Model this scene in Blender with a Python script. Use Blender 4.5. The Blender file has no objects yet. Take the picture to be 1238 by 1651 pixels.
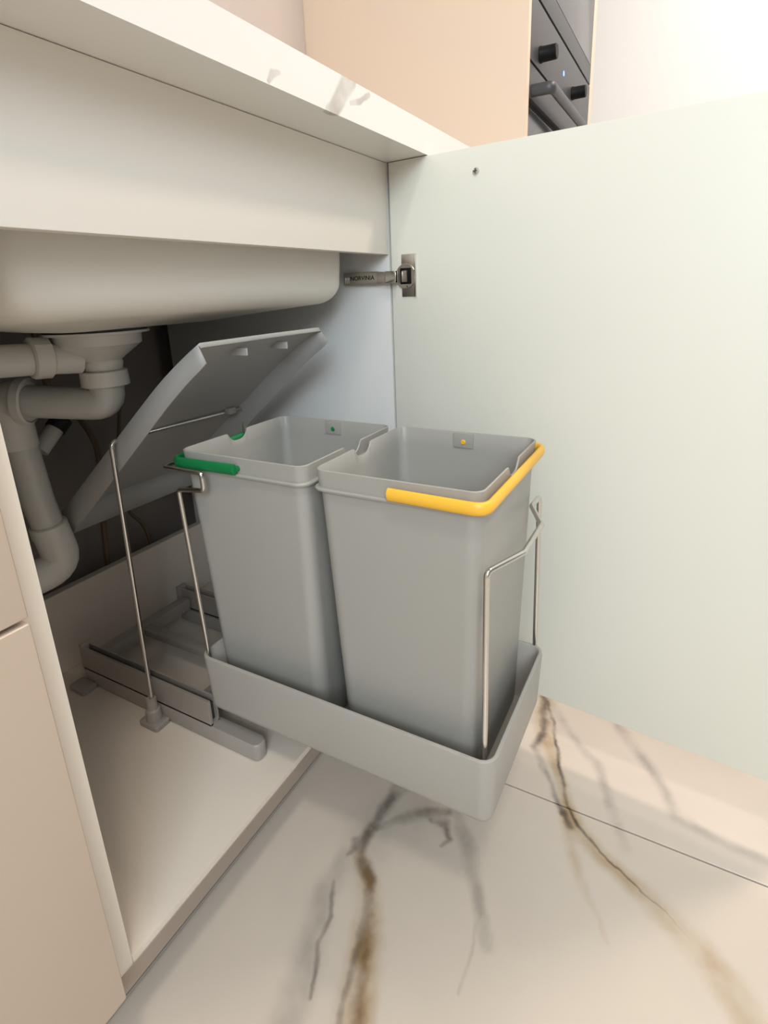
import bpy, bmesh, math
from mathutils import Vector, Matrix
S = bpy.context.scene
COL = S.collection

# ------------------------------------------------------------ camera
cam_d = bpy.data.cameras.new('camera')
cam_d.sensor_fit = 'AUTO'; cam_d.sensor_width = 36
cam_d.lens = 888.746 / 1651 * 36
cam_d.shift_y = -(825.5 - 736.283) / 1651
cam_d.clip_start = 0.01
cam = bpy.data.objects.new('camera', cam_d); COL.objects.link(cam)
_R = ((0.4800, -0.8764, -0.0380), (-0.2719, -0.1075, -0.9563), (0.8341, 0.4694, -0.2898))
cm = Matrix((_R[0], tuple(-v for v in _R[1]), tuple(-v for v in _R[2]))).transposed()
cam.matrix_world = Matrix.Translation((-0.1939, -0.4072, 0.6011)) @ cm.to_4x4()
S.camera = cam
S.view_settings.view_transform = 'Standard'
S.view_settings.look = 'None'
S.view_settings.gamma = 1
S.view_settings.use_curve_mapping = False
S.view_settings.exposure = 0.17

# ------------------------------------------------------------ light
W = bpy.data.worlds.new('world'); S.world = W; W.use_nodes = True
bg = W.node_tree.nodes['Background']
bg.inputs[0].default_value = (0.92, 0.96, 1.0, 1); bg.inputs[1].default_value = 0.26

def area(name, loc, target, size, power, color, sy=None):
    l = bpy.data.lights.new(name, 'AREA'); l.energy = power; l.color = color
    l.size = size
    if sy: l.shape = 'RECTANGLE'; l.size_y = sy
    o = bpy.data.objects.new(name, l); COL.objects.link(o)
    o.location = loc
    o.rotation_euler = (Vector(target) - Vector(loc)).to_track_quat('-Z', 'Y').to_euler()
    return o
WARM = (1.0, 0.85, 0.70); NEUTRAL = (1.0, 0.92, 0.80); COOL = (0.80, 0.92, 1.0)
area('ceiling_lamp', (-0.55, -0.80, 2.36), (-0.55, -0.80, 0), 0.25, 12, NEUTRAL)
area('ceiling_lamp_right', (1.25, -1.30, 2.36), (1.25, -1.30, 0), 0.28, 26, WARM)
area('wall_fill_light', (1.95, -0.85, 2.36), (1.95, -0.85, 0), 0.25, 7.5, (1.0, 0.95, 0.92))  # unseen light, added to brighten the white right wall
area('window_daylight', (-1.9, -1.45, 1.75), (1.2, -0.2, 1.45), 1.1, 43, COOL, 1.1)

# ------------------------------------------------------------ materials
def mat(name, col, rough=0.5, metal=0.0, spec=0.5, bump=0.0, bscale=900, var=0.0, coat=0.0):
    m = bpy.data.materials.new(name); m.use_nodes = True
    nt = m.node_tree; b = nt.nodes['Principled BSDF']
    b.inputs['Base Color'].default_value = (*col, 1)
    b.inputs['Roughness'].default_value = rough
    b.inputs['Metallic'].default_value = metal
    b.inputs['Specular IOR Level'].default_value = spec
    b.inputs['Coat Weight'].default_value = coat
    g = nt.nodes.new('ShaderNodeNewGeometry')
    n = nt.nodes.new('ShaderNodeTexNoise'); n.inputs['Scale'].default_value = bscale
    n.inputs['Detail'].default_value = 2
    nt.links.new(g.outputs['Position'], n.inputs['Vector'])
    if bump:
        bp = nt.nodes.new('ShaderNodeBump'); bp.inputs['Strength'].default_value = bump
        bp.inputs['Distance'].default_value = 0.0004
        nt.links.new(n.outputs[0], bp.inputs['Height']); nt.links.new(bp.outputs[0], b.inputs['Normal'])
    if var:
        n2 = nt.nodes.new('ShaderNodeTexNoise'); n2.inputs['Scale'].default_value = 14
        nt.links.new(g.outputs['Position'], n2.inputs['Vector'])
        mr = nt.nodes.new('ShaderNodeMapRange'); mr.inputs['To Min'].default_value = 1 - var; mr.inputs['To Max'].default_value = 1 + var
        nt.links.new(n2.outputs[0], mr.inputs['Value'])
        mx = nt.nodes.new('ShaderNodeVectorMath'); mx.operation = 'SCALE'
        mx.inputs[0].default_value = col; nt.links.new(mr.outputs[0], mx.inputs['Scale'])
        nt.links.new(mx.outputs[0], b.inputs['Base Color'])
    return m
M = {}
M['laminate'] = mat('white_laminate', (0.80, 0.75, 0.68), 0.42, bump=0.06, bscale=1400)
M['laminate_floor'] = mat('darker_base_laminate', (0.70, 0.62, 0.54), 0.45, bump=0.06, bscale=1400)  # darker, browner copy of the laminate for base panel and rear board
M['door'] = mat('daylit_white_laminate', (0.79, 0.78, 0.70), 0.40, bump=0.06, bscale=1400)  # same white laminate, with the light's greenish tint put into the colour
M['panel_in'] = mat('cool_lit_side_laminate', (0.72, 0.72, 0.71), 0.45, bump=0.06, bscale=1400)  # same white laminate, with cool daylight put into the colour
M['edge'] = mat('shaded_edge_brown', (0.34, 0.28, 0.235), 0.5)
M['plinth'] = mat('greige_plinth', (0.40, 0.36, 0.32), 0.5)
M['front'] = mat('beige_lacquer', (0.50, 0.405, 0.325), 0.33, bump=0.05, bscale=700)
M['peach'] = mat('peach_laminate', (0.80, 0.63, 0.49), 0.5, var=0.01)
M['white_wall'] = mat('white_wall_paint', (0.90, 0.90, 0.90), 0.8)
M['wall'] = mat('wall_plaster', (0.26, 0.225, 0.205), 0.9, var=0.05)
M['splash'] = mat('backsplash_slab', (0.66, 0.58, 0.54), 0.35, var=0.03)
M['bin'] = mat('grey_plastic', (0.375, 0.362, 0.335), 0.42, bump=0.16, bscale=2600)
M['tray'] = mat('tray_grey_plastic', (0.385, 0.365, 0.335), 0.42, bump=0.2, bscale=2200)
M['lid'] = mat('lid_grey_plastic', (0.42, 0.41, 0.40), 0.45, bump=0.12, bscale=2200)
M['frame'] = mat('frame_grey_plastic', (0.33, 0.30, 0.275), 0.45)
M['rail'] = mat('steel_rail', (0.36, 0.325, 0.295), 0.42, 0.2)
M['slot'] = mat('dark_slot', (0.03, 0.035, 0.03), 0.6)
M['chrome'] = mat('chrome', (0.66, 0.64, 0.61), 0.14, 1.0)
M['nickel'] = mat('nickel', (0.58, 0.54, 0.49), 0.3, 1.0)
M['black'] = mat('black_plastic', (0.006, 0.006, 0.006), 0.5, spec=0.2)
M['yellow'] = mat('yellow_plastic', (0.90, 0.50, 0.045), 0.4, bump=0.1, bscale=1500)
M['green'] = mat('green_plastic', (0.004, 0.19, 0.055), 0.4, bump=0.1, bscale=1500)
M['pvc'] = mat('white_pvc', (0.66, 0.64, 0.60), 0.35)
M['pvc_grey'] = mat('pale_pvc_pipe', (0.56, 0.55, 0.52), 0.35)
M['basin'] = mat('sink_outer_shell', (0.76, 0.72, 0.65), 0.5, bump=0.2, bscale=500)
M['hose'] = mat('brown_hose', (0.16, 0.11, 0.07), 0.5)
M['rubber'] = mat('black_rubber', (0.01, 0.01, 0.01), 0.5)
M['oven'] = mat('dark_grey_glass', (0.040, 0.040, 0.046), 0.16, spec=0.8)
M['oven_metal'] = mat('dark_grey_metal', (0.062, 0.062, 0.068), 0.42, 0.2)
M['white_paint'] = mat('ceiling_paint', (0.85, 0.84, 0.82), 0.9)
led = bpy.data.materials.new('blue_led'); led.use_nodes = True
_b = led.node_tree.nodes['Principled BSDF']
_b.inputs['Emission Color'].default_value = (0.15, 0.35, 1, 1); _b.inputs['Emission Strength'].default_value = 2.5
_b.inputs['Base Color'].default_value = (0.05, 0.1, 0.4, 1)
M['led'] = led

# vein node group: soft distance to a tapered segment
def vein_group():
    g = bpy.data.node_groups.new('vein_segment', 'ShaderNodeTree')
    for n, t in (('P', 'NodeSocketVector'), ('A', 'NodeSocketVector'), ('B', 'NodeSocketVector'),
                 ('WA', 'NodeSocketFloat'), ('WB', 'NodeSocketFloat'), ('KA', 'NodeSocketFloat'), ('KB', 'NodeSocketFloat'), ('Soft', 'NodeSocketFloat'), ('Prev', 'NodeSocketFloat')):
        g.interface.new_socket(n, in_out='INPUT', socket_type=t)
    g.interface.new_socket('Mask', in_out='OUTPUT', socket_type='NodeSocketFloat')
    N = g.nodes; L = g.links
    i = N.new('NodeGroupInput'); o = N.new('NodeGroupOutput')
    def vm(op, a, b=None):
        n = N.new('ShaderNodeVectorMath'); n.operation = op
        L.new(a, n.inputs[0])
        if b is not None: L.new(b, n.inputs[1] if op != 'SCALE' else n.inputs['Scale'])
        return n.outputs['Value'] if op in ('DOT_PRODUCT', 'LENGTH') else n.outputs[0]
    def mt(op, a, b=None, clamp=False):
        n = N.new('ShaderNodeMath'); n.operation = op; n.use_clamp = clamp
        for k, v in enumerate((a, b)):
            if v is None: continue
            if isinstance(v, (int, float)): n.inputs[k].default_value = v
            else: L.new(v, n.inputs[k])
        return n.outputs[0]
    # evaluate the segments one after another (a tiny dependence on the previous one keeps the shader small)
    pp = vm('ADD', i.outputs['P'], mt('MULTIPLY', i.outputs['Prev'], 1e-7))
    pa = vm('SUBTRACT', pp, i.outputs['A']); ba = vm('SUBTRACT', i.outputs['B'], i.outputs['A'])
    h = mt('DIVIDE', vm('DOT_PRODUCT', pa, ba), vm('DOT_PRODUCT', ba, ba), True)
    d = vm('LENGTH', vm('SUBTRACT', pa, vm('SCALE', ba, h)))
    w = mt('ADD', i.outputs['WA'], mt('MULTIPLY', h, mt('SUBTRACT', i.outputs['WB'], i.outputs['WA'])))
    k = mt('ADD', i.outputs['KA'], mt('MULTIPLY', h, mt('SUBTRACT', i.outputs['KB'], i.outputs['KA'])))
    mr = N.new('ShaderNodeMapRange'); mr.interpolation_type = 'SMOOTHSTEP'
    L.new(mt('DIVIDE', d, w), mr.inputs['Value'])
    L.new(i.outputs['Soft'], mr.inputs['From Min']); mr.inputs['From Max'].default_value = 1
    mr.inputs['To Min'].default_value = 1; mr.inputs['To Max'].default_value = 0
    L.new(mt('MAXIMUM', mt('MULTIPLY', mr.outputs[0], k), i.outputs['Prev']), o.inputs['Mask'])
    return g
VG = vein_group()

def marble(name, base, veins, flat=(1, 1, 0), warp=0.02, rough=0.2, cloud=0.22):
    """veins: list of (colour, soft, [(point3, width, strength), ...])"""
    m = bpy.data.materials.new(name); m.use_nodes = True
    nt = m.node_tree; N = nt.nodes; L = nt.links; b = N['Principled BSDF']
    b.inputs['Roughness'].default_value = rough
    geo = N.new('ShaderNodeNewGeometry')
    fl = N.new('ShaderNodeVectorMath'); fl.operation = 'MULTIPLY'; fl.inputs[1].default_value = flat
    L.new(geo.outputs['Position'], fl.inputs[0])
    P0 = fl.outputs[0]
    def noise(scale, detail=4):
        n = N.new('ShaderNodeTexNoise'); n.inputs['Scale'].default_value = scale; n.inputs['Detail'].default_value = detail
        L.new(P0, n.inputs['Vector']); return n
    def warped(P, scale, amt, detail=4):
        n = noise(scale, detail)
        s = N.new('ShaderNodeVectorMath'); s.operation = 'SUBTRACT'; L.new(n.outputs['Color'], s.inputs[0]); s.inputs[1].default_value = (.5, .5, .5)
        c = N.new('ShaderNodeVectorMath'); c.operation = 'MULTIPLY'; L.new(s.outputs[0], c.inputs[0]); c.inputs[1].default_value = tuple(amt * f for f in flat)
        a = N.new('ShaderNodeVectorMath'); a.operation = 'ADD'; L.new(P, a.inputs[0]); L.new(c.outputs[0], a.inputs[1])
        return a.outputs[0]
    P1 = warped(warped(P0, 9, warp, 5), 45, warp * 0.45, 5)
    brk = noise(20, 3)
    br = N.new('ShaderNodeMapRange'); L.new(brk.outputs[0], br.inputs['Value'])
    br.inputs['From Min'].default_value = .36; br.inputs['From Max'].default_value = .62
    br.inputs['To Min'].default_value = .35; br.inputs['To Max'].default_value = 1.0
    cn = noise(4, 4)
    cr = N.new('ShaderNodeMapRange'); L.new(cn.outputs[0], cr.inputs['Value'])
    cr.inputs['From Min'].default_value = .48; cr.inputs['From Max'].default_value = .75
    cr.inputs['To Min'].default_value = 0; cr.inputs['To Max'].default_value = cloud
    mx = N.new('ShaderNodeMix'); mx.data_type = 'RGBA'
    mx.inputs[6].default_value = (*base, 1); mx.inputs[7].default_value = (0.42, 0.38, 0.35, 1)
    L.new(cr.outputs[0], mx.inputs[0]); col = mx.outputs[2]
    last = None
    for c, soft, pts in veins:
        acc = None
        for (a, wa, ka), (bb, wb, kb) in zip(pts, pts[1:]):
            g = N.new('ShaderNodeGroup'); g.node_tree = VG
            L.new(P1, g.inputs['P']); g.inputs['A'].default_value = a; g.inputs['B'].default_value = bb
            g.inputs['WA'].default_value = wa; g.inputs['WB'].default_value = wb
            g.inputs['KA'].default_value = ka; g.inputs['KB'].default_value = kb; g.inputs['Soft'].default_value = soft
            if acc is not None: L.new(acc, g.inputs['Prev'])
            elif last is not None:
                z = N.new('ShaderNodeMath'); z.operation = 'MULTIPLY'; L.new(last, z.inputs[0]); z.inputs[1].default_value = 1e-6
                L.new(z.outputs[0], g.inputs['Prev'])
            acc = g.outputs[0]
        k = N.new('ShaderNodeMath'); k.operation = 'MULTIPLY'; k.use_clamp = True; L.new(acc, k.inputs[0]); L.new(br.outputs[0], k.inputs[1])
        x = N.new('ShaderNodeMix'); x.data_type = 'RGBA'; L.new(k.outputs[0], x.inputs[0]); L.new(col, x.inputs[6]); x.inputs[7].default_value = (*c, 1)
        col = x.outputs[2]; last = k.outputs[0]
    L.new(col, b.inputs['Base Color'])
    return m
FZ = -0.118
GREY = (0.12, 0.10, 0.085); BROWN = (0.20, 0.125, 0.06); TAN = (0.42, 0.30, 0.17); DARK = (0.07, 0.055, 0.04); SOFT = (0.36, 0.32, 0.28)
def V2(pts): return [((x, y, 0), w, k) for x, y, w, k in pts]
floor_veins = [
 (SOFT, 0.0, V2([(.357,-.120,0.0675,.5),(.300,-.090,0.0607,.55),(.240,-.100,0.0405,.3)])),
 (SOFT, 0.1, V2([(.25,-.077,0.0189,.5),(.196,-.078,0.0243,.7),(.144,-.094,0.0270,.7),(.099,-.108,0.0297,.7),(.05,-.12,0.0297,.6)])),
 (GREY, 0.0, V2([(.215,-.082,0.0041,.5),(.180,-.098,0.0054,.7),(.150,-.100,0.0041,.5),(.127,-.114,0.0054,.7),(.100,-.125,0.0041,.5)])),
 (TAN, 0.2, V2([(.263,-.090,0.0135,.6),(.224,-.128,0.0216,.9),(.174,-.150,0.0257,1.0),(.13,-.166,0.0297,1),(.105,-.178,0.0297,1),(.02,-.21,0.0351,1)])),
 (GREY, 0.1, V2([(.40,-.075,0.0162,.8),(.373,-.088,0.0175,.8),(.304,-.085,0.0121,.9),(.268,-.088,0.0162,.9),(.235,-.122,0.0121,.9),(.19,-.139,0.0081,.7),(.13,-.154,0.0068,.7),(.09,-.165,0.0054,.7)])),
 (BROWN, 0.0, V2([(.263,-.096,0.0081,.7),(.224,-.130,0.0108,1),(.174,-.152,0.0135,1),(.13,-.168,0.0095,1),(.105,-.182,0.0121,1),(.02,-.214,0.0135,1)])),
 (GREY, 0.1, V2([(.370,-.170,0.0108,.8),(.345,-.130,0.0162,.7),(.304,-.092,0.0081,.5)])),
 (SOFT, 0.1, V2([(.380,-.180,0.0135,.9),(.359,-.193,0.0162,.9),(.310,-.229,0.0162,.8),(.266,-.257,0.0135,.8),(.238,-.274,0.0135,.6)])),
 (SOFT, 0.0, V2([(.266,-.257,0.0041,.5),(.18,-.262,0.0041,.4)])),
 (TAN, 0.1, V2([(.70,-.225,0.0162,1),(.652,-.242,0.0189,1),(.581,-.262,0.0243,.9),(.515,-.290,0.0135,.9),(.456,-.321,0.0162,1),(.425,-.338,0.0216,1),(.396,-.39,0.0203,.8),(.369,-.438,0.0243,.75),(.341,-.48,0.0270,.8),(.311,-.516,0.0297,.8),(.27,-.545,0.0297,.8)])),
 (TAN, 0.0, V2([(.442,-.318,0.0162,.7),(.384,-.340,0.0135,.5),(.339,-.369,0.0081,.4),(.30,-.396,0.0054,.2)])),
 (GREY, 0.0, V2([(.69,-.226,0.0081,.9),(.652,-.239,0.0108,1),(.581,-.261,0.0095,1),(.546,-.252,0.0108,.9),(.486,-.286,0.0081,.8),(.44,-.315,0.0081,.9)])),
 (DARK, 0.0, V2([(.655,-.243,0.0054,1),(.60,-.272,0.0054,1),(.515,-.297,0.0054,.9),(.456,-.321,0.0047,.7),(.432,-.338,0.0054,1),(.40,-.388,0.0030,.8),(.369,-.438,0.0020,.6),(.345,-.475,0.0014,.2)])),
 (DARK, 0.0, V2([(.443,-.318,0.0081,.8),(.425,-.328,0.0081,.8)])),
 (SOFT, 0.0, V2([(.660,-.250,0.0135,.6),(.644,-.257,0.0135,.6),(.552,-.344,0.0135,.8),(.473,-.377,0.0121,.8),(.43,-.40,0.0108,.3)])),
 (SOFT, 0.0, V2([(.68,-.35,0.0189,.9),(.650,-.369,0.0175,.9),(.578,-.421,0.0162,.8),(.504,-.458,0.0162,.7),(.49,-.523,0.0121,.5),(.49,-.58,0.0121,.5)])),
 (GREY, 0.0, V2([(.345,-.150,.006,.8),(.352,-.170,.012,.9),(.335,-.185,.008,.7),(.322,-.178,.004,.5)])),
 (GREY, 0.0, V2([(.275,-.075,.010,.5),(.262,-.083,.009,.7),(.252,-.080,.006,.6)])),
]
M['marble'] = marble('floor_marble_tile', (0.64, 0.565, 0.49), floor_veins, rough=0.22, warp=0.022)
def V3(pts): return [((x, -.066, z), w, k) for x, z, w, k in pts]
top_veins = [
 ((0.36, 0.30, 0.25), 0.6, V3([(.375,.812,.012,1),(.367,.806,.013,1),(.352,.790,.011,1),(.338,.776,.010,.9),(.33,.772,.008,.7)])),
 ((0.36, 0.30, 0.25), 0.5, V3([(.372,.790,.003,.9),(.392,.796,.0045,.9),(.412,.806,.004,.9)])),
 ((0.36, 0.30, 0.25), 0.5, V3([(.254,.785,.0025,.8),(.243,.781,.005,.8),(.237,.774,.003,.8)])),
]
M['quartz'] = marble('white_quartz_worktop', (0.80, 0.775, 0.735), top_veins, flat=(1, 1, 1), rough=0.25, warp=0.010, cloud=0.0)

# ------------------------------------------------------------ helpers
def link(name, me, m, parent=None, smooth=None):
    o = bpy.data.objects.new(name, me); COL.objects.link(o)
    if m: me.materials.append(M[m] if isinstance(m, str) else m)
    if parent: o.parent = parent
    if smooth is not None:
        me.polygons.foreach_set('use_smooth', [True] * len(me.polygons)); me.set_sharp_from_angle(angle=math.radians(smooth))
    return o
def obj(name, bm, m, parent=None, smooth=35):
    bmesh.ops.recalc_face_normals(bm, faces=bm.faces[:])
    me = bpy.data.meshes.new(name); bm.to_mesh(me); bm.free()
    return link(name, me, m, parent, smooth)
def empty(name, loc, label, cat, group=None, parent=None):
    o = bpy.data.objects.new(name, None); COL.objects.link(o); o.empty_display_size = .05
    o.location = loc
    tag(o, label, cat, group)
    return o
def tag(o, label, cat=None, group=None):
    o['label'] = label
    if cat: o['category'] = cat
    if group: o['group'] = group
    return o
def struct(o): o['kind'] = 'structure'; return o
def off(parent):
    return Vector(parent.location) if parent is not None else Vector((0, 0, 0))
def box(bm, a, b, bev=0.0, seg=2):
    a = Vector(a); b = Vector(b); c = (a + b) / 2; s = b - a
    r = bmesh.ops.create_cube(bm, size=1, matrix=Matrix.Translation(c) @ Matrix.Diagonal((*s, 1)))
    if bev:
        vs = r['verts']; es = list({e for v in vs for e in v.link_edges})
        bmesh.ops.bevel(bm, geom=es, offset=bev, segments=seg, affect='EDGES', profile=.6)
    return bm
def bx(name, a, b, m, parent=None, bev=0.0008, seg=2):
    bm = bmesh.new(); o = off(parent); box(bm, Vector(a) - o, Vector(b) - o, bev, seg)
    return obj(name, bm, m, parent)
def rrect(cx, cy, hx, hy, r, nc=6, ns=1):
    pts = []
    cs = [(cx + hx - r, cy + hy - r, 0), (cx - hx + r, cy + hy - r, 90), (cx - hx + r, cy - hy + r, 180), (cx + hx - r, cy - hy + r, 270)]
    arcs = [[(x + r * math.cos(math.radians(a + 90 * k / nc)), y + r * math.sin(math.radians(a + 90 * k / nc))) for k in range(nc + 1)] for x, y, a in cs]
    for i, arc in enumerate(arcs):
        pts += arc
        p, q = arc[-1], arcs[(i + 1) % 4][0]
        for k in range(1, ns): t = k / ns; pts.append((p[0] + (q[0] - p[0]) * t, p[1] + (q[1] - p[1]) * t))
    return pts
def loft(bm, rings, cap0=True, cap1=True, closed=False):
    vs = [[bm.verts.new(p) for p in r] for r in rings]; n = len(vs[0])
    seq = list(zip(vs, vs[1:])) + ([(vs[-1], vs[0])] if closed else [])
    for a, b in seq:
        for i in range(n): bm.faces.new((a[i], a[(i + 1) % n], b[(i + 1) % n], b[i]))
    if not closed:
        if cap0: bm.faces.new(vs[0][::-1])
        if cap1: bm.faces.new(vs[-1])
    return vs
def fillet(pts, r, n=6):
    pts = [Vector(p) for p in pts]; out = [pts[0]]
    for i in range(1, len(pts) - 1):
        p, a, b = pts[i], pts[i - 1], pts[i + 1]
        u = (a - p); v = (b - p); lu, lv = u.length, v.length; u /= lu; v /= lv
        ang = u.angle(v)
        if ang > 3.1: out.append(p); continue
        t = min(r / math.tan(ang / 2), lu * .48, lv * .48)
        p0, p1 = p + u * t, p + v * t
        for k in range(n + 1):
            s = k / n; out.append((1 - s) ** 2 * p0 + 2 * s * (1 - s) * p + s * s * p1)
    out.append(pts[-1]); return out
def tube(bm, pts, ra, rb=None, seg=12, fr=0.006, closed=False, up=None):
    rb = rb or ra
    P = fillet(pts, fr) if fr else [Vector(p) for p in pts]
    rings = []; nrm = None
    for i, p in enumerate(P):
        t = (P[min(i + 1, len(P) - 1)] - P[max(i - 1, 0)]).normalized()
        if up is not None: nrm = (Vector(up) - t * t.dot(Vector(up))).normalized()
        elif nrm is None:
            a = Vector((0, 0, 1)) if abs(t.z) < .9 else Vector((1, 0, 0)); nrm = (a - t * t.dot(a)).normalized()
        else: nrm = (nrm - t * t.dot(nrm)).normalized()
        bn = t.cross(nrm)
        rings.append([p + bn * ra * math.cos(2 * math.pi * k / seg) + nrm * rb * math.sin(2 * math.pi * k / seg) for k in range(seg)])
    loft(bm, rings); return bm
def tb(name, pts, r, m, parent=None, rb=None, seg=12, fr=0.006, up=None):
    o = off(parent); bm = bmesh.new(); tube(bm, [Vector(p) - o for p in pts], r, rb, seg, fr, up=up)
    return obj(name, bm, m, parent, 50)
def lathe(bm, prof, origin, axis=(0, 0, 1), seg=32):
    """prof: list of (r, h) along axis; closed caps"""
    q = Vector((0, 0, 1)).rotation_difference(Vector(axis).normalized()); O = Vector(origin)
    rings = [[O + q @ Vector((r * math.cos(2 * math.pi * k / seg), r * math.sin(2 * math.pi * k / seg), h)) for k in range(seg)] for r, h in prof]
    loft(bm, rings); return bm
def la(name, prof, origin, m, parent=None, axis=(0, 0, 1), seg=32, smooth=30):
    bm = bmesh.new(); lathe(bm, prof, Vector(origin) - off(parent), axis, seg)
    return obj(name, bm, m, parent, smooth)

CW, CH, CD = 0.5686, 0.7722, 0.495          # inside width, height to worktop, depth
WY = 0.54                                     # back wall

# ------------------------------------------------------------ room
floor_o = struct(bx('floor', (-2.2, -3.2, FZ - .06), (2.4, WY, FZ - .008), 'wall', bev=0))
tile_me = None
TW, TL, G = 0.60, 1.20, 0.0012
for i in range(-4, 4):
    for j in range(-2, 2):
        x0, y0 = .4535 + TW * i, -.98 + TL * j
        x1, y1 = min(x0 + TW, 2.4), min(y0 + TL, WY)
        x0 = max(x0, -2.2); y0 = max(y0, -3.2)
        if x1 - x0 < .02 or y1 - y0 < .02: continue
        t = bx('tile', (x0 + G, y0 + G, FZ - .008), (x1 - G, y1 - G, FZ), 'marble', bev=.0005, seg=1); t.parent = floor_o
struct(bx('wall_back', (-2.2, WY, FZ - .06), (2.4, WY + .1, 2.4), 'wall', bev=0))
struct(bx('wall_right', (2.4, -3.2, FZ - .06), (2.5, WY + .1, 2.4), 'white_wall', bev=0))
struct(bx('wall_left', (-2.3, -3.2, FZ - .06), (-2.2, WY + .1, 2.4), 'white_wall', bev=0))
struct(bx('ceiling', (-2.3, -3.2, 2.4), (2.5, WY + .1, 2.5), 'white_paint', bev=0))

# ------------------------------------------------------------ worktop (with an opening for the sink)
def worktop():
    bm = bmesh.new()
    ox0, ox1, oy0, oy1 = -1.2, 1.149, -.066, WY - .001
    ix0, ix1, iy0, iy1 = .05, .515, .06, .42
    def ring(z):
        return [bm.verts.new((x, y, z)) for x, y in ((ox0, oy0), (ox1, oy0), (ox1, oy1), (ox0, oy1))], [bm.verts.new((x, y, z)) for x, y in ((ix0, iy0), (ix1, iy0), (ix1, iy1), (ix0, iy1))]
    (a, b), (c, d) = ring(CH + .0002), ring(.8105)
    for k in range(4):
        n = (k + 1) % 4
        bm.faces.new((a[k], a[n], b[n], b[k])); bm.faces.new((c[k], c[n], d[n], d[k]))
        bm.faces.new((a[k], a[n], c[n], c[k])); bm.faces.new((b[k], b[n], d[n], d[k]))
    return obj('worktop', bm, 'quartz', None, 30)
tag(worktop(), 'white stone worktop with grey-brown veins on its front edge, above the sink cabinet', 'worktop')
tag(bx('backsplash', (-1.2, WY - .012, .811), (1.149, WY - .001, 1.45), 'splash', bev=.0005), 'greyish pink backsplash slab behind the worktop, beside the peach tall unit', 'backsplash')

# ------------------------------------------------------------ sink cabinet
sc = empty('sink_cabinet', (0, 0, FZ), 'open white sink cabinet with its door swung out to the right', 'cabinet')
for x0 in (-.018, CW):
    s = bx('side_panel', (x0, 0, -.031), (x0 + .018, CD, CH), 'panel_in' if x0 > 0 else 'laminate', sc)
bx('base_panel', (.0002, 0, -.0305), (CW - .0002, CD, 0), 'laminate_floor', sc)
tag(bx('base_edge_shade', (-.017, -.0012, -.0308), (CW + .017, -.0002, -.0088), 'edge', sc, bev=0), 'front edge of the cabinet floor, its shade painted brown-grey')  # brown stands for shade on the base panel's front face
bx('front_rail', (.0004, 0, CH - .122), (CW - .0006, .016, CH - .0004), 'laminate', sc)
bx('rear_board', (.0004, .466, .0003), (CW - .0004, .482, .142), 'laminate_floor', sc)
tag(bx('dark_gap_strip', (-.017, .0005, -.0345), (CW + .017, .004, -.0312), 'slot', sc, bev=0), 'thin dark strip in the gap under the cabinet floor edge')  # dark strip laid along the gap below the base panel
bx('plinth', (-.018, .050, FZ + .001), (CW + .018, .066, -.0316), 'plinth', sc)
# door, hinged at the right
door = bpy.data.objects.new('door', None); COL.objects.link(door); door.parent = sc
door.location = (CW + .0006, -.0015, -FZ); door.rotation_euler = (0, 0, -.101)
tag(door, 'white door with green-tinted light in its colour, seen from its inner face')
def dbx(name, a, b, m, bev=.0005):
    bm = bmesh.new(); box(bm, a, b, bev); return obj(name, bm, m, door)
dbx('door_panel', (0, -.600, -.017), (.018, -.002, .7716), 'door', .001)
dbx('hinge_plate', (-.0016, -.0445, .590), (0, -.0205, .649), 'nickel')
bm = bmesh.new(); lathe(bm, [(.0176, 0), (.0176, .0018), (.0168, .0024)], (-.0002, -.0275, .6185), (-1, 0, 0), 40)
obj('hinge_cup', bm, 'nickel', door)
bm = bmesh.new(); box(bm, (-.0036, -.0375, .6075), (-.0015, -.0185, .6300), .0015); obj('hinge_cup_well', bm, 'black', door)
bm = bmesh.new(); box(bm, (-.0052, -.0295, .6105), (-.0034, -.0225, .6265), .0006); box(bm, (-.0056, -.0315, .6105), (-.0034, -.0300, .6265), .0003)
obj('hinge_link', bm, 'nickel', door)
bm = bmesh.new(); lathe(bm, [(.0018, 0), (.0016, .0006)], (-.0020, -.0300, .6040), (-1, 0, 0), 16); obj('hinge_screw', bm, 'black', door)
dbx('hinge_plate_lip', (-.0030, -.0450, .590), (0, -.0425, .649), 'chrome', .0004)
# small screw left in the door
bm = bmesh.new(); lathe(bm, [(.0045, 0), (.0045, .0006), (.0035, .0022), (.0015, .003)], (-.0001, -.1375, .7425), (-1, 0, 0), 20)
so = obj('screw', bm, 'chrome', door); tag(so, 'small chrome screw near the top edge of the door')
bm = bmesh.new(); box(bm, (-.0036, -.1402, .7420), (-.0028, -.1348, .7430)); box(bm, (-.0036, -.1380, .7398), (-.0028, -.1370, .7452)); obj('screw_slot', bm, 'slot', door, 30)
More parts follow.
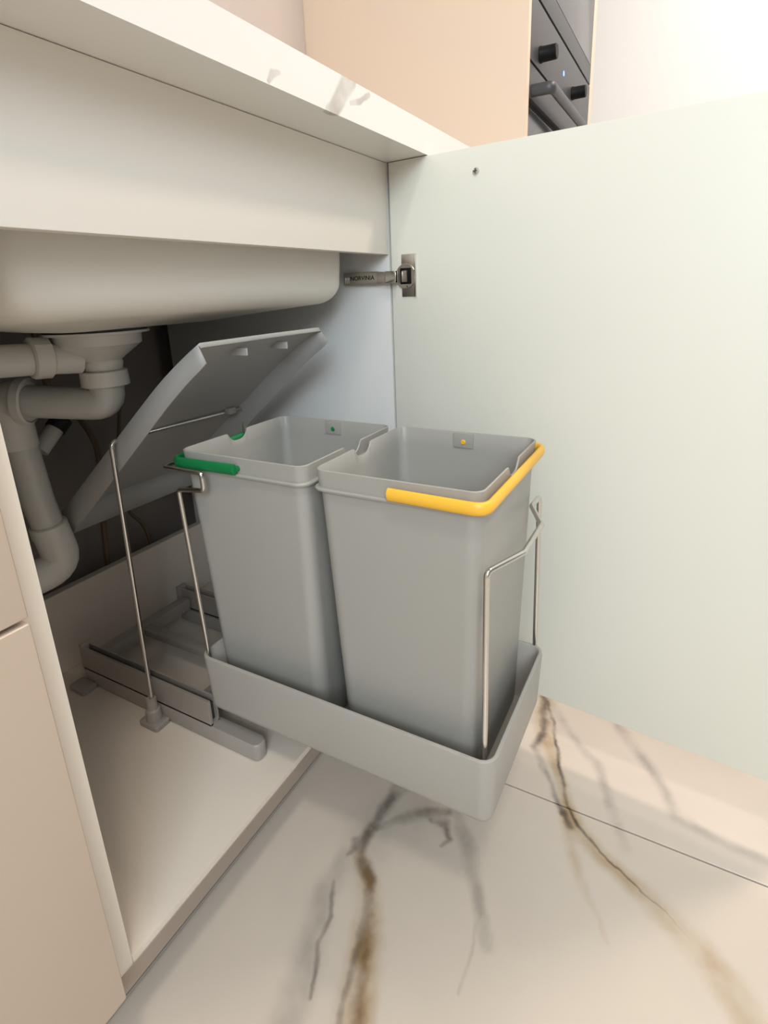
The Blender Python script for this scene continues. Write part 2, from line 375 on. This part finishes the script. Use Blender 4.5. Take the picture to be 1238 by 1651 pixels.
# hinge arm on the side panel
ha = bx('hinge_arm', (CW - .0105, .014, .6095), (CW - .0002, .075, .6275), 'nickel', sc, .0012)
tag(ha, 'nickel concealed hinge arm stamped NORVINIA')
def sub(name, a, b, m, bev=.0004):
    o = bx(name, a, b, m, None, bev); o.parent = ha; o.matrix_parent_inverse = Matrix.Identity(4); o.location = (0, 0, 0)
    for v in o.data.vertices: v.co -= off(sc)
    return o
for k in range(3): sub('arm_ridge', (CW - .0112, .0725 - .0030 * k - .0012, .6120), (CW - .0100, .0725 - .0030 * k, .6205), 'chrome', .0002)
sub('arm_tongue', (CW - .0120, .002, .6105), (CW - .0040, .016, .6265), 'nickel', .001)
sub('arm_bridge', (CW - .0150, -.0175, .6100), (CW - .0050, .0005, .6268), 'chrome', .0016)
def text_mesh(s, size, m, depth=.0001):
    c = bpy.data.curves.new('lettering', 'FONT'); c.body = s; c.size = size; c.extrude = depth; c.offset = .00012
    c.align_x = 'CENTER'; c.align_y = 'CENTER'
    t = bpy.data.objects.new('tmp', c); COL.objects.link(t)
    dg = bpy.context.evaluated_depsgraph_get(); me = bpy.data.meshes.new_from_object(t.evaluated_get(dg))
    bpy.data.objects.remove(t); me.materials.clear(); return link('lettering', me, m, None)
lt = text_mesh('NORVINIA', .0088, 'black')
lm = Matrix.Translation(Vector((CW - .0106, .0415, .6185)) - off(sc)) @ Matrix(((0, 0, -1), (-1, 0, 0), (0, 1, 0))).to_4x4()
for v in lt.data.vertices: v.co = lm @ v.co
lt.parent = ha

# ------------------------------------------------------------ neighbouring units
dc = empty('drawer_cabinet', (-.62, 0, FZ), 'beige drawer cabinet left of the open sink cabinet', 'cabinet')
bx('carcass', (-.6185, 0, -.031), (-.0188, CD, CH), 'laminate', dc)
bx('plinth', (-.6185, .050, FZ + .001), (-.0188, .066, -.0316), 'plinth', dc)
for z0, z1 in ((-.0065, .3865), (.3905, .768)):
    bx('drawer_front', (-.6185, -.020, z0), (-.0215, -.0004, z1), 'front', dc, .0022, 3)
rc = empty('base_cabinet', (.588, 0, FZ), 'closed beige base cabinet behind the open door, between sink cabinet and tall unit', 'cabinet')
bx('carcass', (CW + .0190, 0, -.031), (1.149, CD, CH), 'laminate', rc)
bx('plinth', (CW + .0190, .050, FZ + .001), (1.149, .066, -.0316), 'plinth', rc)
for z0, z1 in ((-.0065, .3865), (.3905, .768)):
    bx('drawer_front', (CW + .048, -.020, z0), (1.147, -.0004, z1), 'front', rc, .0022, 3)

# ------------------------------------------------------------ tall unit with ovens
TY = -.037
tu = empty('tall_unit', (1.5, .25, FZ), 'tall peach housing unit with built-in dark ovens, behind the top of the open door', 'cabinet')
bx('side_panel', (1.150, TY, FZ + .001), (1.168, WY - .001, 2.2), 'peach', tu, .0006)
bx('side_panel', (1.872, TY, FZ + .001), (1.918, WY - .001, 2.2), 'peach', tu, .0006)
bx('top_panel', (1.1682, TY, 2.18), (1.8718, WY - .001, 2.2), 'peach', tu)
bx('back_panel', (1.1682, WY - .02, FZ + .001), (1.8718, WY - .001, 2.179), 'peach', tu)
bx('lower_drawer_front', (1.170, TY, -.03), (1.870, -.018, .585), 'peach', tu, .001)
bx('plinth', (1.170, .02, FZ + .001), (1.870, .036, -.031), 'peach', tu)
bx('upper_door', (1.170, TY, 1.650), (1.870, -.018, 2.178), 'peach', tu, .001)
bx('shelf', (1.1682, -.015, .567), (1.8718, WY - .021, .585), 'peach', tu)
ov = empty('oven', (1.52, TY, .59), 'dark grey built-in oven with two black knobs and a blue light', 'oven')
X0, X1 = 1.1695, 1.8705
bx('oven_body', (X0 + .01, -.016, .586), (X1 - .01, .5, 1.186), 'oven_metal', ov)
bx('control_panel', (X0, TY, 1.062), (X1, -.0165, 1.183), 'oven_metal', ov, .001)
bx('oven_door', (X0, TY, .990), (X1, -.0165, 1.056), 'oven_metal', ov, .001)
bx('glass_pane', (X0, TY + .002, .592), (X1, -.0165, .972), 'oven', ov, .001)
bx('door_groove', (X0 + .002, TY + .010, .972), (X1 - .002, -.0165, .990), 'black', ov, 0)
for x, z in ((1.250, 1.091), (1.612, 1.103)):
    la('knob', [(.0165, 0), (.0165, .004), (.0155, .006), (.0150, .036), (.0135, .038)], (x, TY + .0002, z), 'black', ov, (0, -1, 0), 36)
la('indicator_light', [(.006, 0), (.006, .001)], (1.495, TY, 1.120), 'led', ov, (0, -1, 0), 16)
hb = bmesh.new(); oo = off(ov)
tube(hb, [Vector(p) - oo for p in ((1.190, TY, 1.006), (1.190, TY - .044, 1.006), (1.83, TY - .044, 1.006), (1.83, TY, 1.006))], .0085, .013, 16, .012, up=(0, 0, 1))
obj('door_handle', hb, 'oven_metal', ov, 50)
mo = empty('microwave_oven', (1.52, TY, 1.187), 'dark grey built-in appliance front directly above the oven with knobs', 'oven')
bx('oven_body', (X0 + .01, -.016, 1.1865), (X1 - .01, .45, 1.645), 'oven_metal', mo)
bx('lower_trim', (X0, TY, 1.190), (X1, -.0165, 1.2385), 'oven_metal', mo, .001)
bx('glass_door', (X0, TY, 1.2400), (X1, -.0165, 1.643), 'oven', mo, .001)

# ------------------------------------------------------------ sink
def sink():
    bm = bmesh.new(); cx, cy, hx, hy = .2855, .2425, .2500, .1975
    R = []
    def ring(inset, z, r=.035): R.append([(x, y, z) for x, y in rrect(cx, cy, hx - inset, hy - inset, max(r - inset * .2, .012), 8)])
    # outside from the rim down, then the inside back up
    ring(-.012, CH - .0004); ring(-.012, CH - .006); ring(0, CH - .0065)
    ring(.003, .640)
    for k in range(1, 9):
        a = k / 8 * math.pi / 2; ring(.004 + .030 * (1 - math.cos(a)), .616 - .032 * math.sin(a), .036)
    ring(.09, .577); ring(.145, .5685, .05)
    ring(.150, .573, .05); ring(.09, .581); ring(.04, .589); ring(.010, .620); ring(.006, CH - .0004)
    loft(bm, R, cap0=False, cap1=False, closed=True)
    # close bottom centre: small drain land
    loft(bm, [[(x, y, z) for x, y in rrect(cx, cy, hx - .144, hy - .144, .045, 8)] for z in (.5686, .5732)])
    return obj('sink_basin', bm, 'basin', None, 40)
tag(sink(), 'off-white sink basin hanging below the worktop behind the front rail', 'sink')

D = Vector((.252, .250, 0))
dr = empty('sink_drain', (.252, .250, .515), 'white plastic sink drain with elbow and waste pipe under the basin', 'drain')
la('gasket', [(.060, 0), (.060, .003)], (D.x, D.y, .5655), 'rubber', dr)
la('strainer_body', [(.018, -.052), (.023, -.048), (.025, -.040), (.024, -.036), (.048, -.018), (.051, -.016), (.052, -.004), (.062, -.003), (.062, 0)], (D.x, D.y, .5653), 'pvc', dr, seg=40)
bm = bmesh.new(); lathe(bm, [(.0265, 0), (.029, .001), (.0285, .019), (.026, .020)], Vector((D.x, D.y, .4965)) - off(dr), seg=24)
obj('coupling_nut', bm, 'pvc', dr)
SK = Vector((.197, .335, .481))
tb('elbow_pipe', [(D.x, D.y, .515), (D.x, D.y, .472), SK], .0212, 'pvc_grey', dr, seg=24, fr=.034)
dirv = (Vector((D.x, D.y, .472)) - SK).normalized()
la('socket_collar', [(.0265, -.010), (.030, -.008), (.030, .002), (.0275, .004), (.0275, .001), (.0215, .000)], SK, 'pvc', dr, dirv, 32)
tb('tee_pipe', [SK + dirv * .002, (.184, .362, .483), (.186, .362, .42)], .0255, 'pvc', dr, seg=24, fr=.02)
LX, LY = .166, .330
tb('waste_pipe', [(.186, .360, .462), (.194, .360, .34), (.201, .360, .29)], .0205, 'pvc_grey', dr, seg=24, fr=.01)
la('pipe_coupling', [(.021, -.006), (.0245, -.004), (.0245, .012), (.022, .014)], (.201, .360, .292), 'pvc', dr, (-.12, 0, 1), 28)
tb('lower_elbow', [(.201, .360, .296), (.211, .360, .236), (.12, .375, .228)], .0245, 'pvc', dr, seg=24, fr=.03)
tb('overflow_pipe', [(.228, .257, .534), (.186, .268, .538), (.05, .300, .544)], .0185, 'pvc', dr, seg=20, fr=.01)
la('overflow_nut', [(.022, -.010), (.0245, -.008), (.0245, .010), (.022, .012)], (.187, .268, .539), 'pvc', dr, (-1, .2, .05), 12)
bp = tb('branch_pipe', [(.232, .400, .398), (.262, .402, .424)], .012, 'pvc', dr, seg=18, fr=0)
tb('branch_cap', [(.261, .402, .423), (.276, .403, .436)], .0145, 'rubber', dr, seg=18, fr=0)
def spline(pts, n=8):
    P = [Vector(p) for p in pts]; out = []
    for i in range(len(P) - 1):
        p0, p1, p2, p3 = P[max(i - 1, 0)], P[i], P[i + 1], P[min(i + 2, len(P) - 1)]
        for k in range(n):
            t = k / n
            out.append(.5 * ((2 * p1) + (p2 - p0) * t + (2 * p0 - 5 * p1 + 4 * p2 - p3) * t * t + (3 * p1 - p0 - 3 * p2 + p3) * t ** 3))
    return out + [P[-1]]
def hose(label, pts, r=.004):
    bm = bmesh.new(); tube(bm, spline(pts), r, None, 10, 0)
    tag(obj('water_hose', bm, 'hose', None, 60), label, 'hose')
hose('brown flexible hose hanging behind the lid, right of the waste pipe elbow', [(.30, .47, .70), (.300, .470, .56), (.305, .47, .465), (.345, .478, .42), (.375, .49, .35), (.37, .50, .25), (.36, .505, .10), (.36, .505, -.05)], .005)
hose('thin dark hose curving down to the low rear board', [(.46, .505, .62), (.45, .505, .45), (.415, .5, .30), (.42, .50, .22), (.455, .505, .15), (.47, .51, -.05)], .0035)

# ------------------------------------------------------------ pull-out bin unit
pu = empty('pull_out_unit', (.34, .1, 0), 'grey pull-out waste unit with tray, chrome wires and raised lid on the cabinet floor', 'waste unit')
XL, XR = .2295, .4505
for s, x in ((1, XL), (-1, XR)):
    a, b = sorted((x, x + s * .022))
    bm = bmesh.new(); o = off(pu)
    ring = lambda z, i: [(px - o.x, py - o.y, z) for px, py in rrect((a + b) / 2, .228, .011 - i, .186 - i, .0085, 5)]
    loft(bm, [ring(.001, .001), ring(.002, 0), ring(.024, 0), ring(.026, .0015)])
    obj('base_bar', bm, 'frame', pu, 40)
    a, b = sorted((x + s * .003, x + s * .019))
    bm = bmesh.new()
    # channel profile: back wall, floor and two lips, open to the top
    for (u0, u1, z0, z1) in ((0, .0045, .022, .0665), (.0135, .016, .026, .0665), (0, .016, .026, .029)):
        xa, xb = sorted((x + s * (.0006 + u0), x + s * (.0006 + u1)))
        box(bm, Vector((xa, .125, z0)) - o, Vector((xb, .412, z1)) - o, .0003, 1)
    obj('rail', bm, 'rail', pu)
    xa, xb = sorted((x + s * .0056, x + s * .0134))
    bx('runner', (xa, .130, .030), (xb, .405, .058), 'slot', pu, .0005)
    bx('rail_end', (min(x + s * .001, x + s * .022), .406, .026), (max(x + s * .001, x + s * .022), .414, .070), 'frame', pu, .001)
for y in (.392, .155):
    bx('cross_bar', (XL + .0195, y - .010, .030), (XR - .0195, y + .010, .052), 'rail', pu, .001)
bx('centre_bar', (.327, .1655, .036), (.345, .3815, .048), 'rail', pu, .001)
for x in (XL - .0125, XR + .0125):
    for y in (.230, .400):
        bm = bmesh.new(); o = off(pu)
        loft(bm, [[(px - o.x, py - o.y, z) for px, py in rrect(x, y, .013 - i, .019 - i, .004, 3)] for z, i in ((.0004, 0), (.007, 0), (.009, .002))])
        if y < .3:
            s = 1 if x < .3 else -1
            lathe(bm, [(.0115, .0), (.0105, .018), (.0078, .020), (.0072, .036)], Vector((x + s * .012 - s * .0115, y, .008)) - o, seg=20)
        obj('foot', bm, 'frame', pu, 40)
# rear wire hoop standing on the feet
WR = .0031
fx0, fx1, wy = XL - .012, XR + .012, .230
bm = bmesh.new(); o = off(pu)
tube(bm, [Vector(p) - o for p in ((.2175 + .0005, wy, .020), (.2275, .226, .4295), (.4675, .226, .4255), (fx1, wy, .020))], WR, None, 12, .010)
obj('support_wire', bm, 'chrome', pu, 60)

# tray
def tray():
    bm = bmesh.new(); o = off(pu); cx, cy, hx, hy = .3345, -.0775, .1075, .2025
    R = []
    def ring(i, z, r=.0175): R.append([(x - o.x, y - o.y, z) for x, y in rrect(cx, cy, hx - i, hy - i, max(r - i, .005), 8)])
    ring(.016, .0600); ring(.009, .0612); ring(.005, .0645); ring(.0035, .070); ring(.0, .1435); ring(.0004, .1455); ring(.0015, .1462)
    ring(.0040, .1462); ring(.0055, .1445); ring(.0085, .072); ring(.012, .066)
    loft(bm, R); return obj('tray', bm, 'tray', pu, 45)
tray()
# front wire handle, rising from inside the tray
tb('front_wire', [(.2435, -.2655, .0665), (.2435, -.2640, .350), (.300, -.283, .348), (.372, -.283, .348), (.412, -.262, .352), (.4405, -.264, .354), (.4405, -.2680, .0665)][0:7], WR, 'chrome', pu, fr=.006)
# wire behind the rear bin: posts with a hook forward
tb('rear_wire', [(.2385, .1135, .0665), (.2310, .1180, .380), (.2305, .074, .385), (.2305, .074, .4065), (.2305, .139, .4065), (.4600, .139, .4065), (.4600, .074, .4065), (.4600, .074, .385), (.4600, .1180, .380), (.4310, .1135, .0665)], .0029, 'chrome', pu, fr=.006)

# lid
def lid():
    bm = bmesh.new(); o = off(pu)
    prof = spline([(.060, .5525), (.096, .5305), (.136, .5030), (.190, .4610), (.260, .4055), (.320, .3580), (.388, .3045)], 3)
    x0, x1, dep = .2365, .4640, .025
    st = []
    for i, (y, z) in enumerate(prof):
        a = Vector(prof[max(i - 1, 0)]); b = Vector(prof[min(i + 1, len(prof) - 1)]); t = (b - a).normalized()
        n = Vector((t.y, -t.x))          # points down/front
        n = -n if n.y > 0 else n
        def P(x, d): return bm.verts.new(Vector((x, y + n.x * d, z + n.y * d)) - o)
        dd = dep - .001 + .014 * i / (len(prof) - 1)
        if i == 0: dd = .023
        xs = [(x0 - .002, dd), (x0, .004), (x0 + .0012, .0012), (x0 + .004, 0), ((x0 + x1) / 2, -.0004), (x1 - .004, 0), (x1 - .0012, .0012), (x1, .004), (x1 + .002, dd)]
        st.append([P(x, d) for x, d in xs])
        if i == 0: lipn = n
    for a, b in zip(st, st[1:]):
        for k in range(len(a) - 1): bm.faces.new((a[k], a[k + 1], b[k + 1], b[k]))
    bm.faces.new(st[-1])
    lip = [bm.verts.new(v.co + Vector((0, lipn.x, lipn.y)) * .005) for v in st[0][2:7]]
    for k in range(4): bm.faces.new((st[0][2 + k], st[0][3 + k], lip[k + 1], lip[k]))
    bmesh.ops.recalc_face_normals(bm, faces=bm.faces[:])
    me = bpy.data.meshes.new('lid'); bm.to_mesh(me); bm.free()
    l = link('lid', me, 'lid', pu, 40)
    s = l.modifiers.new('s', 'SOLIDIFY'); s.thickness = .0022; s.offset = 0
    return l
LID = lid()
def lsub(name, bm, m):
    ob = obj(name, bm, m, LID, 40); return ob
o = off(pu)
for x in (.315, .392):
    bm = bmesh.new(); box(bm, Vector((x, .064, .531)) - o, Vector((x + .003, .090, .540)) - o, .0005); lsub('lid_tab', bm, 'lid')
for x in (.250, .428):
    bm = bmesh.new(); box(bm, Vector((x, .217, .4225)) - o, Vector((x + .016, .235, .4325)) - o, .0012); lsub('pivot_clip', bm, 'frame')

# ------------------------------------------------------------ waste bins
def bin_(label, cx, cy, hy, side, hm, hlabel):
    T = empty('waste_bin', (cx, cy, .0665), label, 'waste bin')
    hx = .102; zf, zt = .4035, .4255
    bm = bmesh.new(); o = Vector((0, 0, .0665)); R = []
    sx, sy = .086 / .102, .082 / .094
    def ring(ax, ay, z, r, notch=False):
        pts = rrect(0, 0, ax, ay, r, 6, 56); out = []
        for x, y in pts:
            dz = 0
            if notch and abs(abs(y) - ay) < .002:
                u = abs(x) / .019
                if u < 1: dz = -.0125 * (1 - u ** 3.2)
            out.append((x, y, z + dz - o.z))
        R.append(out)
    bhx, bhy = hx * sx, hy * sy
    ring(bhx - .006, bhy - .006, .0668, .014); ring(bhx - .001, bhy - .001, .0695, .016); ring(bhx, bhy, .074, .016)
    ring(hx - .0045, hy - .0045, zf - .001, .013)
    ring(hx + .0005, hy + .0005, zf - .0005, .015); ring(hx + .001, hy + .001, zf + .0015, .015); ring(hx - .0005, hy - .0005, zf + .003, .014); ring(hx - .003, hy - .003, zf + .003, .012)
    ring(hx - .0022, hy - .0022, zt - .0006, .012, True); ring(hx - .0028, hy - .0028, zt, .012, True); ring(hx - .0038, hy - .0038, zt, .011, True); ring(hx - .0044, hy - .0044, zt - .0008, .011, True)
    ring(hx - .006, hy - .006, zf, .010)
    ring(bhx - .0025, bhy - .0025, .074, .013); ring(bhx - .006, bhy - .006, .0695, .012)
    loft(bm, R); obj('bin_body', bm, 'bin', T, 40)
    # handle folded down around one half of the rim
    zc = zf + .0085; ex, ey = hx + .0035, hy + .0035
    bm = bmesh.new()
    tube(bm, [Vector(p) - o for p in ((-ex, 0, zc + .001), (-ex - .001, side * ey, zc), (ex + .001, side * ey, zc), (ex, 0, zc + .001))], .0040, .0066, 14, .015, up=(0, 0, 1))
    h = obj('handle', bm, hm, T, 60); tag(h, hlabel)
    for s in (-1, 1):
        bm = bmesh.new(); lathe(bm, [(.0034, 0), (.0034, .0095), (.0026, .0105)], Vector((s * (hx + .002), 0, zc + .001)) - o, (-s, 0, 0), 16)
        obj('pivot_pin', bm, hm, T)
        bm = bmesh.new(); box(bm, Vector((s * (hx - .0074), -.013, zf + .002)) - o, Vector((s * (hx - .0035), .013, zt - .0012)) - o, .0004)
        obj('pivot_mount', bm, 'bin', T)
    return T
bin_('grey waste bin with green handle, the one deeper inside the cabinet', .345, .0315, .0950, 1, 'green', 'green carrying handle folded back')
bin_('grey waste bin with yellow handle, in the front of the tray', .345, -.1660, .0945, -1, 'yellow', 'yellow carrying handle folded forward')
